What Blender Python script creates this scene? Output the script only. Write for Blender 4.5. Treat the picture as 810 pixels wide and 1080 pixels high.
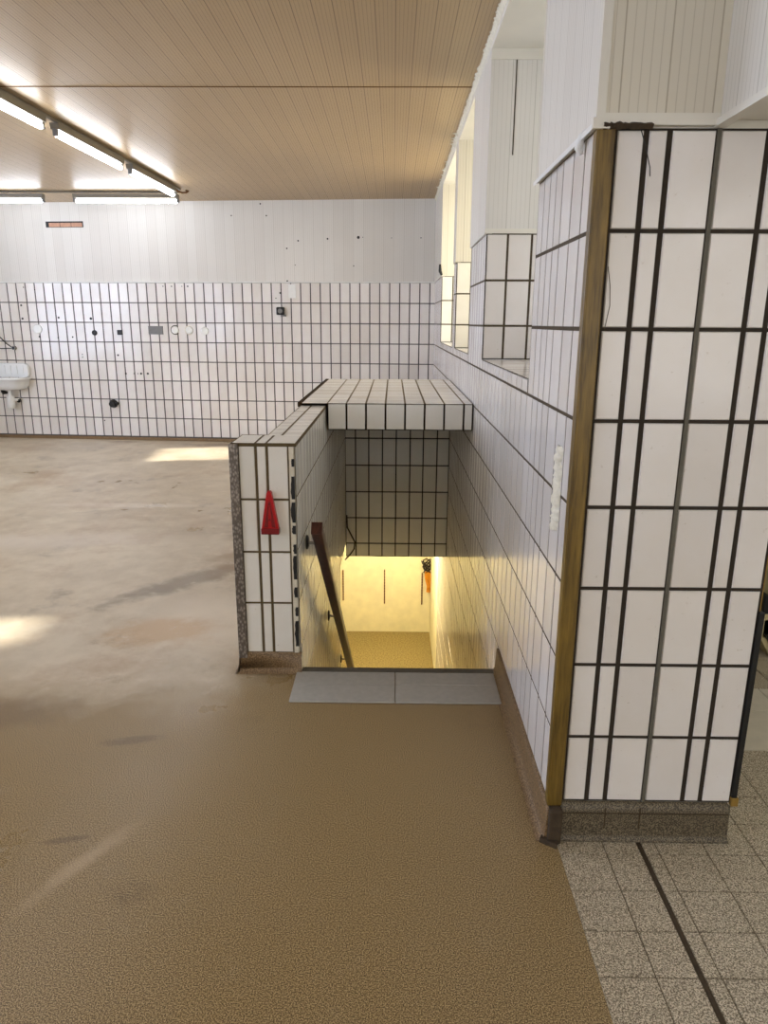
import bpy, bmesh, math, random
from mathutils import Vector, Matrix
random.seed(7)
C = bpy.context.scene.collection
S = bpy.context.scene
for o in list(bpy.data.objects):
    bpy.data.objects.remove(o)

# ---------------------------------------------------------------- camera
cam = bpy.data.objects.new('camera', bpy.data.cameras.new('camera'))
C.objects.link(cam)
S.camera = cam
R = Vector((0.99990927, 0.01256647, 0.00485143))
U = Vector((-0.00792384, 0.25746321, 0.96625561))
B = Vector((0.01089336, -0.96620638, 0.25753943))
m = Matrix.Identity(4)
for i in range(3):
    m[i][0], m[i][1], m[i][2] = R[i], U[i], B[i]
m[2][3] = 1.6341
cam.matrix_world = m
cam.data.sensor_fit = 'VERTICAL'
cam.data.sensor_height = 36
cam.data.lens = 748.925 / 1080 * 36
cam.data.clip_start = .02

# ---------------------------------------------------------------- world, sun, exposure
W = bpy.data.worlds.new('world'); S.world = W; W.use_nodes = True
W.node_tree.nodes['Background'].inputs['Color'].default_value = (.75, .86, 1, 1)
W.node_tree.nodes['Background'].inputs['Strength'].default_value = 1.0
sun = bpy.data.objects.new('sun', bpy.data.lights.new('sun', 'SUN')); C.objects.link(sun)
SD = Vector((1, .15, -.53))
sun.rotation_euler = SD.to_track_quat('-Z', 'Y').to_euler()
sun.data.energy = 11.0
sun.data.angle = .03
sun.data.color = (1, .95, .86)
S.view_settings.view_transform = 'Standard'
S.view_settings.look = 'None'
S.view_settings.gamma = 1
S.view_settings.use_curve_mapping = False
S.view_settings.exposure = 0.24
DAYLIGHT = 8.0       # frosted windows in the left wall
NICHE = (.55, 2.4, 3.0)   # frosted windows in the right-hand niches, near to far
REAR_FILL = 2.1           # glowing windows added behind the camera to light the pillar front
TUBE = 24.0           # fluorescent tubes
BASEMENT = 62.0      # basement lamp (W)

# ---------------------------------------------------------------- measures
X0 = .5194           # tiled face of the right wall
YC = 1.9957          # front of the pillar
YB, TB = 9.3366, -.074   # back wall y = YB + TB*x
ZT = .12             # bottom of the wall tiles
ZTOP = 2.12          # top of the wall tiles
ZC = 3.09            # ceiling
XS = -.43            # stairwell left face
def yb(x): return YB + TB * x
def rows(a, b, d=.25, o=ZT):
    r = [a]; k = math.ceil((a - o) / d + 1e-6)
    while o + k * d < b - .004:
        if o + k * d > a + .004: r.append(o + k * d)
        k += 1
    r.append(b); return r

# ---------------------------------------------------------------- materials
def lin(c):
    f = lambda v: v / 12.92 if v <= .04045 else ((v + .055) / 1.055) ** 2.4
    return tuple(f(v / 255) for v in c) + (1,)
class NT:
    def __init__(s, name):
        s.m = bpy.data.materials.new(name); s.m.use_nodes = True
        s.t = s.m.node_tree; s.p = s.t.nodes['Principled BSDF']
    def n(s, kind, **kw):
        x = s.t.nodes.new(kind)
        for k, v in kw.items():
            if k in x.inputs: x.inputs[k].default_value = v
            else: setattr(x, k, v)
        return x
    def l(s, a, b): s.t.links.new(a, b)
    def coord(s): return s.n('ShaderNodeTexCoord').outputs['Object']
    def noise(s, scale, detail=3, rough=.5, vec=None):
        x = s.n('ShaderNodeTexNoise'); x.inputs['Scale'].default_value = scale
        x.inputs['Detail'].default_value = detail; x.inputs['Roughness'].default_value = rough
        s.l(vec or s.coord(), x.inputs['Vector']); return x.outputs['Fac']
    def ramp(s, fac, stops):
        x = s.n('ShaderNodeValToRGB'); e = x.color_ramp.elements
        while len(e) < len(stops): e.new(.5)
        for q, (p_, c) in zip(e, stops): q.position = p_; q.color = c
        s.l(fac, x.inputs['Fac']); return x.outputs['Color']
    def mix(s, fac, a, b, mode='MIX'):
        x = s.n('ShaderNodeMix', data_type='RGBA', blend_type=mode)
        for v, i in ((fac, 0), (a, 6), (b, 7)):
            if isinstance(v, (int, float, tuple)): x.inputs[i].default_value = v
            else: s.l(v, x.inputs[i])
        return x.outputs[2]
    def math(s, op, a, b=None, c=None):
        x = s.n('ShaderNodeMath', operation=op)
        for v, i in ((a, 0), (b, 1), (c, 2)):
            if v is None: continue
            if isinstance(v, (int, float)): x.inputs[i].default_value = v
            else: s.l(v, x.inputs[i])
        return x.outputs[0]
    def bump(s, h, strength=.3, dist=.002):
        x = s.n('ShaderNodeBump'); x.inputs['Strength'].default_value = strength
        x.inputs['Distance'].default_value = dist; s.l(h, x.inputs['Height'])
        s.l(x.outputs['Normal'], s.p.inputs['Normal'])
    def base(s, v):
        if isinstance(v, tuple): s.p.inputs['Base Color'].default_value = v
        else: s.l(v, s.p.inputs['Base Color'])
def simple(name, c, rough=.5, metal=0, var=.12, scale=30, bump=0, spec=.5):
    t = NT(name); a = lin(c); b = tuple(v * (1 - var) for v in a[:3]) + (1,)
    f = t.noise(scale, 4)
    t.base(t.ramp(f, [(.3, b), (.7, a)]))
    t.p.inputs['Roughness'].default_value = rough; t.p.inputs['Metallic'].default_value = metal
    t.p.inputs['Specular IOR Level'].default_value = spec
    if bump: t.bump(f, bump)
    return t.m
def tile_mat(name, c1, c2, rough=.16):
    t = NT(name)
    isl = t.n('ShaderNodeNewGeometry').outputs['Random Per Island']
    col = t.ramp(isl, [(0, lin(c1)), (1, lin(c2))])
    dirt = t.noise(1.7, 5, .65)
    spot = t.ramp(t.noise(60, 2), [(.70, (1, 1, 1, 1)), (.78, (.62, .55, .45, 1))])
    d = t.ramp(dirt, [(.35, (.93, .91, .87, 1)), (.65, (1, 1, 1, 1))])
    t.base(t.mix(.35, t.mix(1.0, col, d, 'MULTIPLY'), spot, 'MULTIPLY'))
    t.p.inputs['Roughness'].default_value = rough
    t.bump(t.noise(9, 2), .06, .004)
    return t.m
def emis(name, c, s):
    t = NT(name); t.base(lin(c)); t.p.inputs['Emission Color'].default_value = lin(c)
    t.p.inputs['Emission Strength'].default_value = s; return t.m
def panel_mat(name, axis, period, fine, c, groove, rough=.45, off=0.0, bw=.004, sheen=None):
    """painted boards: one joint every `period`, shallow beads every `fine`"""
    t = NT(name)
    sep = t.n('ShaderNodeSeparateXYZ'); t.l(t.coord(), sep.inputs[0]); q = sep.outputs['XYZ'.index(axis)]
    q = t.math('ADD', q, off + 40)
    def line(per, w):
        fr = t.math('FRACT', t.math('DIVIDE', q, per))
        d = t.math('MULTIPLY', t.math('MINIMUM', fr, t.math('SUBTRACT', 1, fr)), per)
        return t.math('LESS_THAN', d, w / 2)
    j = line(period, bw); fi = line(fine, .0025)
    a = lin(c); g = lin(groove)
    w = t.ramp(t.noise(.9, 4), [(.3, tuple(v * .90 for v in a[:3]) + (1,)), (.7, a)])
    board = t.n('ShaderNodeTexWhiteNoise', noise_dimensions='1D')
    t.l(t.math('FLOOR', t.math('DIVIDE', q, period)), board.inputs['W'])
    w = t.mix(1.0, w, t.ramp(board.outputs['Value'], [(0, (.94, .93, .92, 1)), (1, (1, 1, 1, 1))]), 'MULTIPLY')
    col = t.mix(t.math('MULTIPLY', fi, .45), w, g)
    col = t.mix(t.math('MULTIPLY', j, .8), col, g)
    t.base(col)
    t.p.inputs['Roughness'].default_value = rough
    t.bump(t.math('SUBTRACT', 1, t.math('MAXIMUM', j, t.math('MULTIPLY', fi, .5))), .5, .003)
    return t.m
# stains worn into the hall floor: centre, half sizes, turn, colour, strength
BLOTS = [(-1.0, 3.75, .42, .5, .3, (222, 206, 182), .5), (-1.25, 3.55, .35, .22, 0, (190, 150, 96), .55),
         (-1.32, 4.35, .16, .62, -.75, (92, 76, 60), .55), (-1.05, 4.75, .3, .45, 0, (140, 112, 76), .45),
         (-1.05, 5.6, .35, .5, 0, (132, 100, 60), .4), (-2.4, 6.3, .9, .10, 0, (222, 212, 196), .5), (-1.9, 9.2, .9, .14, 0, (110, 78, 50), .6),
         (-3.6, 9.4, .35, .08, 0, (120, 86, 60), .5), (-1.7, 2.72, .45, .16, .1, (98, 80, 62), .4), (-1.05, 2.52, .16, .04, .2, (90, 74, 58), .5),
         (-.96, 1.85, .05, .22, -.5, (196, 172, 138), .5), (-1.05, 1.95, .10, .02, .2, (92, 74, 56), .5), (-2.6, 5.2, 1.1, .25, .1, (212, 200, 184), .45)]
def speckle(name, c_dark, c_mid, c_light, scale, rough, pale_tone=None):
    t = NT(name); f = t.noise(scale, 4, .7)
    col = t.ramp(f, [(.42, lin(c_dark)), (.5, lin(c_mid)), (.58, lin(c_light))])
    ro = None
    if pale_tone:
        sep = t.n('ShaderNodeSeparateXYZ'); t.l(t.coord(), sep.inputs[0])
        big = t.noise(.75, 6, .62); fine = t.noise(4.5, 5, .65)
        # paler area towards the back of the hall, left of the half wall
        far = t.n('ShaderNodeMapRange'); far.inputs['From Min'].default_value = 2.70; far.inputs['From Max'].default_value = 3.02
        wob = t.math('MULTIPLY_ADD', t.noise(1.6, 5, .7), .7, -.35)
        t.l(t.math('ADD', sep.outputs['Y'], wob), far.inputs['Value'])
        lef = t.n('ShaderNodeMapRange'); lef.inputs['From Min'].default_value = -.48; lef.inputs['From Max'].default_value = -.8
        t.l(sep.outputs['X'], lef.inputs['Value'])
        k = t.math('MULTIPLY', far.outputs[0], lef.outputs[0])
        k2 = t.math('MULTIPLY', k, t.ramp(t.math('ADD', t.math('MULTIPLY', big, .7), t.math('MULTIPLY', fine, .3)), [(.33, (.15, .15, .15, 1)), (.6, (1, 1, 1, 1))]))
        col = t.mix(t.math('MULTIPLY', k2, .84), col, lin(pale_tone))
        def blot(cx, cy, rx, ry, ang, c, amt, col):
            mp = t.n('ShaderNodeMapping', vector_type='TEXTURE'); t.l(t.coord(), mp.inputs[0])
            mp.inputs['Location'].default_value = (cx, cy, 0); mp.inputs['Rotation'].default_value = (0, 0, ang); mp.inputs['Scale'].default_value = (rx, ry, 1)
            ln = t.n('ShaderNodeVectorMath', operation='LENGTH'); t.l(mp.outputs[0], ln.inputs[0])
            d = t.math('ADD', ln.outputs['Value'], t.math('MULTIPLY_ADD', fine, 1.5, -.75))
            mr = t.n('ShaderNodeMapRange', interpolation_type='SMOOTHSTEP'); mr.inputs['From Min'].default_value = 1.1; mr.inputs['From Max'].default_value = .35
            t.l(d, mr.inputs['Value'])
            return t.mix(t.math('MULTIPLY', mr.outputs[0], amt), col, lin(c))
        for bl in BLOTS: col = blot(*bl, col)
        # yellow-brown and dark stains
        st = t.ramp(t.noise(1.15, 6, .7), [(.52, (0, 0, 0, 1)), (.68, (1, 1, 1, 1))])
        col = t.mix(t.math('MULTIPLY', st, t.math('MULTIPLY', k, .45)), col, lin((150, 112, 66)))
        dk = t.ramp(t.noise(2.1, 5, .7), [(.60, (0, 0, 0, 1)), (.72, (1, 1, 1, 1))])
        col = t.mix(t.math('MULTIPLY', dk, .38), col, lin((78, 58, 36)))
        sc = t.ramp(t.noise(9, 6, .75), [(.57, (0, 0, 0, 1)), (.66, (1, 1, 1, 1))])
        col = t.mix(t.math('MULTIPLY', sc, t.math('MULTIPLY_ADD', k, .4, .05)), col, lin((205, 192, 168)))
        ro = t.ramp(big, [(.35, (rough - .08,) * 3 + (1,)), (.65, (rough + .12,) * 3 + (1,))])
    t.base(col)
    if ro is not None: t.l(ro, t.p.inputs['Roughness'])
    else: t.p.inputs['Roughness'].default_value = rough
    t.bump(f, .04, .0012)
    return t.m

M = dict(
    tile=tile_mat('glazed_white_tile', (226, 221, 217), (238, 234, 231)),
    tile_cream=tile_mat('glazed_cream_tile', (233, 230, 220), (243, 240, 232)),
    grout=simple('brown_grout', (84, 72, 54), .9, var=.3, scale=60),
    grout_dark=simple('black_grout', (52, 43, 32), .9, var=.35, scale=40),
    grout_grey=simple('grey_grout', (92, 86, 86), .9, var=.3, scale=40),
    grout_olive=simple('olive_grout', (98, 82, 52), .9, var=.3, scale=40),
    panel_y=panel_mat('white_boards_side', 'Y', .1, .02, (232, 228, 218), (186, 180, 166)),
    panel_x=panel_mat('white_boards_front', 'X', .125, .025, (230, 227, 220), (190, 186, 176)),
    panel_p=panel_mat('cream_boards', 'X', .117, .0234, (226, 220, 203), (176, 166, 144), off=.03),
    ceil=panel_mat('tan_ceiling_boards', 'X', .1, .02, (188, 161, 120), (100, 74, 46), rough=.38),
    ceil_white=simple('white_ceiling', (225, 222, 212), .6, var=.05, scale=3),
    paint=simple('white_paint', (230, 226, 214), .5, var=.06, scale=4),
    plaster=simple('rough_plaster', (236, 228, 196), .85, var=.12, scale=9, bump=.5),
    floor=speckle('brown_resin_floor', (84, 66, 36), (140, 116, 76), (196, 172, 128), 270, .33, pale_tone=(217, 205, 182)),
    cove=speckle('brown_resin_cove', (84, 62, 38), (122, 98, 66), (154, 128, 94), 210, .45),
    terr=speckle('terrazzo_tile', (106, 94, 76), (170, 157, 134), (224, 212, 188), 250, .42),
    terr_dark=speckle('terrazzo_skirting', (48, 40, 28), (84, 73, 55), (130, 118, 94), 250, .5),
    terr_joint=simple('terrazzo_joint', (112, 98, 76), .9, var=.35, scale=50),
    joint=simple('floor_joint', (74, 60, 42), .9, var=.4, scale=50),
    pale=simple('pale_floor_tile', (214, 206, 188), .3, var=.1, scale=20),
    bfloor=speckle('basement_screed', (104, 84, 42), (138, 122, 78), (154, 138, 92), 60, .6),
    wood=None, rail=None,
    slate=simple('grey_stone_tile', (178, 175, 166), .35, var=.12, scale=40),
    slate_dark=simple('dark_nosing', (104, 98, 86), .4, var=.25, scale=30),
    dark_strip=simple('dark_brown_strip', (58, 44, 28), .9, spec=.1),
    black=simple('black_rubber', (14, 13, 13), .5, var=.3),
    red=simple('red_plastic', (188, 14, 22), .3, var=.15, scale=40),
    red_dark=simple('dark_red_plastic', (128, 10, 16), .35, var=.2, scale=40),
    white=simple('white_plastic', (236, 236, 232), .35, var=.05),
    enamel=simple('white_enamel', (238, 240, 240), .15, var=.04, scale=5),
    greyp=simple('grey_plastic', (124, 122, 120), .5, var=.08),
    sealant=simple('grey_sealant', (98, 94, 82), .7, var=.2),
    steel=simple('dull_steel', (140, 134, 124), .38, .9, var=.25),
    batten=simple('lamp_batten', (120, 112, 96), .5, var=.15),
    brick=simple('pink_brick', (206, 158, 132), .85, var=.2, scale=30),
    foam=simple('torn_foam_strip', (238, 232, 212), .7, var=.2, scale=60, bump=.6),
    brass=simple('brass_corner', (170, 138, 70), .4, .6, var=.2),
    cream=simple('cream_paint', (206, 190, 142), .55, var=.2, scale=30),
    rust=simple('rust', (120, 78, 30), .85, var=.4, scale=60),
    orange=simple('orange_strap', (214, 140, 28), .6, var=.2, scale=40),
    mortar=simple('pale_mortar', (226, 218, 196), .9, var=.15, scale=50, bump=.5),
    tube=emis('fluorescent_tube', (240, 245, 255), TUBE),
    pane=emis('frosted_daylight_pane', (212, 226, 255), DAYLIGHT),
    pane_rear_fill=emis('added_rear_fill_pane', (255, 252, 248), REAR_FILL),
    pane_near=emis('frosted_pane_near', (255, 252, 240), NICHE[0]),
    pane_middle=emis('frosted_pane_middle', (255, 248, 226), NICHE[1]),
    pane_far=emis('frosted_pane_far', (255, 248, 226), NICHE[2]),
    bulb=emis('warm_bulb', (255, 214, 130), 12),
)
def wood_mat(name, c1, c2, rough, axis_scale=(30, 30, 2.2)):
    t = NT(name); mp = t.n('ShaderNodeMapping'); t.l(t.coord(), mp.inputs[0]); mp.inputs['Scale'].default_value = axis_scale
    f = t.noise(2.4, 6, .62, mp.outputs[0])
    t.base(t.ramp(f, [(.34, lin(c1)), (.66, lin(c2))])); t.p.inputs['Roughness'].default_value = rough
    t.bump(f, .4, .002); return t.m
M['wood'] = wood_mat('varnished_wood', (82, 62, 16), (130, 103, 38), .4)
M['rail'] = wood_mat('dark_wood', (46, 22, 16), (86, 46, 34), .35, (30, 6, 6))
def metal_plate():
    t = NT('checker_metal'); mp = t.n('ShaderNodeMapping'); t.l(t.coord(), mp.inputs[0]); mp.inputs['Scale'].default_value = (1, 1, .6)
    x = t.n('ShaderNodeTexVoronoi'); x.inputs['Scale'].default_value = 95; t.l(mp.outputs[0], x.inputs['Vector'])
    t.base(t.ramp(x.outputs['Distance'], [(.2, lin((168, 160, 150))), (.6, lin((112, 104, 96)))]))
    t.p.inputs['Metallic'].default_value = .7; t.p.inputs['Roughness'].default_value = .45
    t.bump(x.outputs['Distance'], .6, .002); return t.m
M['checker'] = metal_plate()

# ---------------------------------------------------------------- mesh helpers
class MB:
    def __init__(s, *mats): s.v = []; s.f = []; s.mi = []; s.sm = []; s.mats = [M[k] for k in mats]
    def face(s, pts, mi=0, smooth=False):
        b = len(s.v); s.v += [tuple(p) for p in pts]; s.f.append(tuple(range(b, b + len(pts)))); s.mi.append(mi); s.sm.append(smooth)
    def grid(s, g, mi=0, smooth=True, closed=False):
        b = len(s.v); nr = len(g); nc = len(g[0])
        for r in g: s.v += [tuple(p) for p in r]
        for i in range(nr - 1):
            for j in range(nc if closed else nc - 1):
                k = (j + 1) % nc
                s.f.append((b + i * nc + j, b + i * nc + k, b + (i + 1) * nc + k, b + (i + 1) * nc + j)); s.mi.append(mi); s.sm.append(smooth)
    def box(s, a, b, mi=0, fn=None):
        (x0, y0, z0), (x1, y1, z1) = a, b
        p = [Vector((x, y, z)) for z in (z0, z1) for y in (y0, y1) for x in (x0, x1)]
        if fn: p = [fn(q) for q in p]
        k = len(s.v); s.v += [tuple(q) for q in p]
        for f in ((0, 2, 3, 1), (4, 5, 7, 6), (0, 1, 5, 4), (2, 6, 7, 3), (0, 4, 6, 2), (1, 3, 7, 5)):
            s.f.append(tuple(k + i for i in f)); s.mi.append(mi); s.sm.append(False)
    def tube(s, path, r, n=10, mi=0, caps=True, squash=None):
        path = [Vector(p) for p in path]; rr = r if isinstance(r, (list, tuple)) else [r] * len(path); g = []
        up = None
        for i, p in enumerate(path):
            t = (path[min(i + 1, len(path) - 1)] - path[max(i - 1, 0)]).normalized()
            if up is None: up = Vector((0, 0, 1)) if abs(t.z) < .9 else Vector((1, 0, 0))
            a = (up - t * up.dot(t)).normalized(); b = t.cross(a); up = a
            g.append([p + (a * math.cos(w) + b * math.sin(w)) * rr[i] for w in [2 * math.pi * k / n for k in range(n)]])
        s.grid(g, mi, True, True)
        if caps: s.face(g[0][::-1], mi); s.face(g[-1], mi)
    def bar(s, path, w, h, mi=0):
        """rectangular bar; w sideways, h upward"""
        path = [Vector(p) for p in path]; g = []
        for i, p in enumerate(path):
            t = (path[min(i + 1, len(path) - 1)] - path[max(i - 1, 0)]).normalized()
            sd = t.cross(Vector((0, 0, 1))).normalized(); u = sd.cross(t)
            g.append([p + sd * (w / 2 * a) + u * (h / 2 * b) for a, b in ((-1, -1), (1, -1), (1, 1), (-1, 1))])
        s.grid(g, mi, False, True); s.face(g[0][::-1], mi); s.face(g[-1], mi)
    def prism(s, poly, axis, a, b, mi=0):
        """poly in the two other axes, extruded along axis from a to b"""
        def pt(q, t):
            return {'x': (t, q[0], q[1]), 'y': (q[0], t, q[1]), 'z': (q[0], q[1], t)}[axis]
        A = [pt(q, a) for q in poly]; Bq = [pt(q, b) for q in poly]; n = len(poly)
        s.face(A[::-1], mi); s.face(Bq, mi)
        for i in range(n): s.face((A[i], A[(i + 1) % n], Bq[(i + 1) % n], Bq[i]), mi)
    def tiles(s, fn, us, vs, gu, gv, holes=(), mt=0, mg=1, raise_=.004, bev=.0025, ground=True, edge=True):
        """fn(u, v, h) -> point; raised tiles between the cuts on a plane of grout at h = 0"""
        def sub(r):
            out = [r]
            for (a0, a1, b0, b1) in holes:
                nx = []
                for (p0, p1, q0, q1) in out:
                    if a1 <= p0 or a0 >= p1 or b1 <= q0 or b0 >= q1: nx.append((p0, p1, q0, q1)); continue
                    if a0 > p0: nx.append((p0, a0, q0, q1))
                    if a1 < p1: nx.append((a1, p1, q0, q1))
                    l, h = max(a0, p0), min(a1, p1)
                    if b0 > q0: nx.append((l, h, q0, b0))
                    if b1 < q1: nx.append((l, h, b1, q1))
                out = nx
            return out
        for i in range(len(us) - 1):
            for j in range(len(vs) - 1):
                for (p0, p1, q0, q1) in sub((us[i], us[i + 1], vs[j], vs[j + 1])):
                    if ground: s.face([fn(p0, q0, 0), fn(p1, q0, 0), fn(p1, q1, 0), fn(p0, q1, 0)], mg)
                    a0, a1, b0, b1 = p0 + gu / 2, p1 - gu / 2, q0 + gv / 2, q1 - gv / 2
                    if a1 - a0 < .012 or b1 - b0 < .012: continue
                    lo = [fn(a0, b0, 0), fn(a1, b0, 0), fn(a1, b1, 0), fn(a0, b1, 0)]
                    c0, c1, d0, d1 = a0 + bev, a1 - bev, b0 + bev, b1 - bev
                    hi = [fn(c0, d0, raise_), fn(c1, d0, raise_), fn(c1, d1, raise_), fn(c0, d1, raise_)]
                    k = len(s.v); s.v += [tuple(q) for q in lo + hi]
                    for f in ((4, 5, 6, 7), (0, 1, 5, 4), (1, 2, 6, 5), (2, 3, 7, 6), (3, 0, 4, 7)):
                        s.f.append(tuple(k + q for q in f)); s.mi.append(mt); s.sm.append(False)
    def rects(s, fn, us, vs, holes, mi=0):
        """flat wall between cuts with rectangular holes"""
        us = sorted(set(list(us) + [h[0] for h in holes] + [h[1] for h in holes])); vs = sorted(set(list(vs) + [h[2] for h in holes] + [h[3] for h in holes]))
        for i in range(len(us) - 1):
            for j in range(len(vs) - 1):
                cu, cv = (us[i] + us[i + 1]) / 2, (vs[j] + vs[j + 1]) / 2
                if any(h[0] < cu < h[1] and h[2] < cv < h[3] for h in holes): continue
                s.face([fn(us[i], vs[j], 0), fn(us[i + 1], vs[j], 0), fn(us[i + 1], vs[j + 1], 0), fn(us[i], vs[j + 1], 0)], mi)
    def build(s, name, parent=None, bevel=0, loc=None, merge=False):
        me = bpy.data.meshes.new(name)
        off = parent['_w'] if parent is not None and '_w' in parent.keys() else None
        base = Vector(off) if off is not None else Vector((0, 0, 0))
        if loc is not None: base = Vector(loc)
        me.from_pydata([tuple(Vector(v) - base) for v in s.v], [], s.f)
        for q in s.mats: me.materials.append(q)
        me.polygons.foreach_set('material_index', s.mi); me.polygons.foreach_set('use_smooth', s.sm)
        bm = bmesh.new(); bm.from_mesh(me)
        if merge: bmesh.ops.remove_doubles(bm, verts=bm.verts, dist=1e-5)
        if merge: bmesh.ops.recalc_face_normals(bm, faces=bm.faces)
        bm.to_mesh(me); bm.free()
        o = bpy.data.objects.new(name, me); C.objects.link(o)
        if parent is not None: o.parent = parent
        if loc is not None: o.location = loc; o['_w'] = tuple(loc)
        elif off is not None: o['_w'] = tuple(off)
        if bevel:
            b = o.modifiers.new('bevel', 'BEVEL'); b.width = bevel; b.segments = 2; b.limit_method = 'ANGLE'
        return o
def tag(o, label=None, cat=None, group=None, kind=None):
    if label: o['label'] = label
    if cat: o['category'] = cat
    if group: o['group'] = group
    if kind: o['kind'] = kind
    return o
def thing(name, loc, label, cat, group=None):
    o = bpy.data.objects.new(name, None); C.objects.link(o); o.location = loc; o['_w'] = tuple(loc)
    return tag(o, label, cat, group)
def struct(mb, name, label=None, **kw):
    return tag(mb.build(name, **kw), label, None, None, 'structure')
def copy_tree(o, loc, label, rot=None):
    r = o.copy(); C.objects.link(r); r.location = loc
    if rot is not None: r.rotation_euler = rot
    r['label'] = label
    for ch in list(o.children):
        c = ch.copy(); C.objects.link(c); c.parent = r
        for g in ch.children:
            d = g.copy(); C.objects.link(d); d.parent = c
    return r

# ================================================================ the setting
# ---- floors
def fz(y):
    t = min(1, max(0, (y - 6.3) / 3.0)); return .075 * t * t * (3 - 2 * t)
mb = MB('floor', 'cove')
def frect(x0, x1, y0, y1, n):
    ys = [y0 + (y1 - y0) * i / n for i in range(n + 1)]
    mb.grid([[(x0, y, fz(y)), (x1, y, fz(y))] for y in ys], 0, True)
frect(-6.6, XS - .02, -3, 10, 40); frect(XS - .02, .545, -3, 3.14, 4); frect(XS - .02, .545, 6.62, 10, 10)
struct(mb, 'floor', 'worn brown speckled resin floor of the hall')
mb = MB('terr', 'terr_joint', 'pale', 'joint')
def fl(u, v, h): return (u, v, h - .004)
xs = [.545, .695, .806, .820, .865, 1.02, 1.175, 1.33, 1.485, 1.64, 1.795, 1.95, 2.105, 2.26, 2.6, 3.0, 3.5, 4.0]
ys = [-3, -2, -1, -.4, 0, .295, .442, .589, .736, .883, 1.03, 1.18, 1.327, 1.475, 1.62, 1.767, 1.92, 2.065, 2.21, 2.355, 2.5]
mb.box((.807, -3, -.003), (.819, 1.99, -.0015), 3)
mb.tiles(fl, xs, ys, .003, .003, mt=0, mg=1, raise_=.003, bev=.001)
mb.tiles(fl, [1.09, 1.4, 1.71, 2.02, 2.33, 2.64, 2.95, 3.3, 4], [2.5, 2.8, 3.0], .004, .004, mt=2, mg=1, raise_=.004, bev=.001)
mb.tiles(fl, [1.09] + xs[6:], [3.0 + .15 * i for i in range(21)], .005, .005, mt=0, mg=1, raise_=.004, bev=.001)
struct(mb, 'floor', 'grey speckled terrazzo tile floor beside the pillar')

# ---- ceiling
mb = MB('ceil')
mb.face([(-6.6, -3, ZC), (-6.6, 5.078, ZC), (.6, 5.078, ZC), (.6, -3, ZC)])
mb.face([(-6.6, 5.084, ZC), (-6.6, 10, ZC), (.6, 10, ZC), (.6, 5.084, ZC)])
mb.face([(-6.6, 5.07, ZC + .006), (-6.6, 5.09, ZC + .006), (.6, 5.09, ZC + .006), (.6, 5.07, ZC + .006)])
struct(mb, 'ceiling', 'tan grooved board ceiling')
mb = MB('rust')
mb.box((-6.6, 5.076, ZC - .003), (X0, 5.086, ZC + .004))
struct(mb, 'trim_1', 'rusty seam across the tan ceiling')
mb = MB('ceil_white'); mb.box((.6, -3, ZC), (4.05, 6.1, ZC + .05)); struct(mb, 'ceiling', 'white ceiling of the side passage')

# ---- back wall
cuts = [-5.078 + .12577 * k for k in range(-12, 45)] + [.56]
mb = MB('tile', 'grout_grey', 'panel_x')
bwf = lambda u, v, h: (u, yb(u) - h, v)
mb.tiles(bwf, cuts, rows(ZT - .02, ZTOP), .013, .011, raise_=.004, bev=.002)
mb.face([(-6.6, yb(-6.6), 0), (.56, yb(.56), 0), (.56, yb(.56), ZT - .02), (-6.6, yb(-6.6), ZT - .02)], 1)
mb.face([(-6.6, yb(-6.6) - .004, ZTOP), (.56, yb(.56) - .004, ZTOP), (.56, yb(.56) - .004, ZC), (-6.6, yb(-6.6) - .004, ZC)], 2)
wall_back = struct(mb, 'wall_back', 'white tiled back wall under white boards')
mb = MB('white')
mb.box((-6.6, 0, ZTOP - .008), (X0, 0, ZTOP + .014), fn=lambda q: Vector((q.x, yb(q.x) - .004, q.z)))
for v in range(0): pass
mb = MB('white'); mb.prism([(-.010, ZTOP - .004), (.004, ZTOP - .004), (.004, ZTOP + .012), (-.006, ZTOP + .012)], 'x', 0, 1)
mb.v = [(-6.6 + v[0] * (X0 + 6.6), yb(-6.6 + v[0] * (X0 + 6.6)) + v[1] - .004, v[2]) for v in mb.v]
struct(mb, 'trim_2', 'white strip above the tiles of the back wall')
mb = MB('cove'); g = []
for x in (-6.6, X0):
    y = yb(x)
    g.append([(x, y - .055, fz(y) + .001), (x, y - .03, fz(y) + .008), (x, y - .016, fz(y) + .028), (x, y - .012, ZT - .012), (x, y, ZT - .010)])
mb.grid(g); struct(mb, 'baseboard_back', 'brown resin cove along the back wall')

# ---- left wall (outside the frame) with daylight windows
sun_holes = [(2.70, 3.06, 2.25, 2.39), (7.62, 8.38, 1.98, 2.82)]  # invented openings, shaped so the sun lands as two patches on the floor
wins = [(-1.8, .6, 1.0, 2.8), (3.6, 7.2, .95, 2.85)]
mb = MB('paint')
mb.rects(lambda u, v, h: (-6.5, u, v), [-3.1, 10], [0, ZC], sun_holes + wins)
struct(mb, 'wall_left', 'white wall with windows')
mb = MB('pane', 'paint')
for (a, b, c, d) in wins:
    mb.face([(-6.52, a, c), (-6.52, b, c), (-6.52, b, d), (-6.52, a, d)], 0)
    n = max(1, round((b - a) / 1.2))
    for i in range(n + 1):
        y = a + (b - a) * i / n; mb.box((-6.52, y - .03, c), (-6.47, y + .03, d), 1)
    for z in (c, d): mb.box((-6.52, a, z - .03), (-6.47, b, z + .03), 1)
struct(mb, 'window_1', 'frosted windows of the left wall')
mb = MB('paint')
mb.box((-6.6, -3.1, 0), (4.05, -3.0, ZC)); struct(mb, 'wall_rear', 'white rear wall')
mb = MB('pane_rear_fill', 'paint'); y = -2.99  # emissive panes added out of view as fill for the foreground
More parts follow.
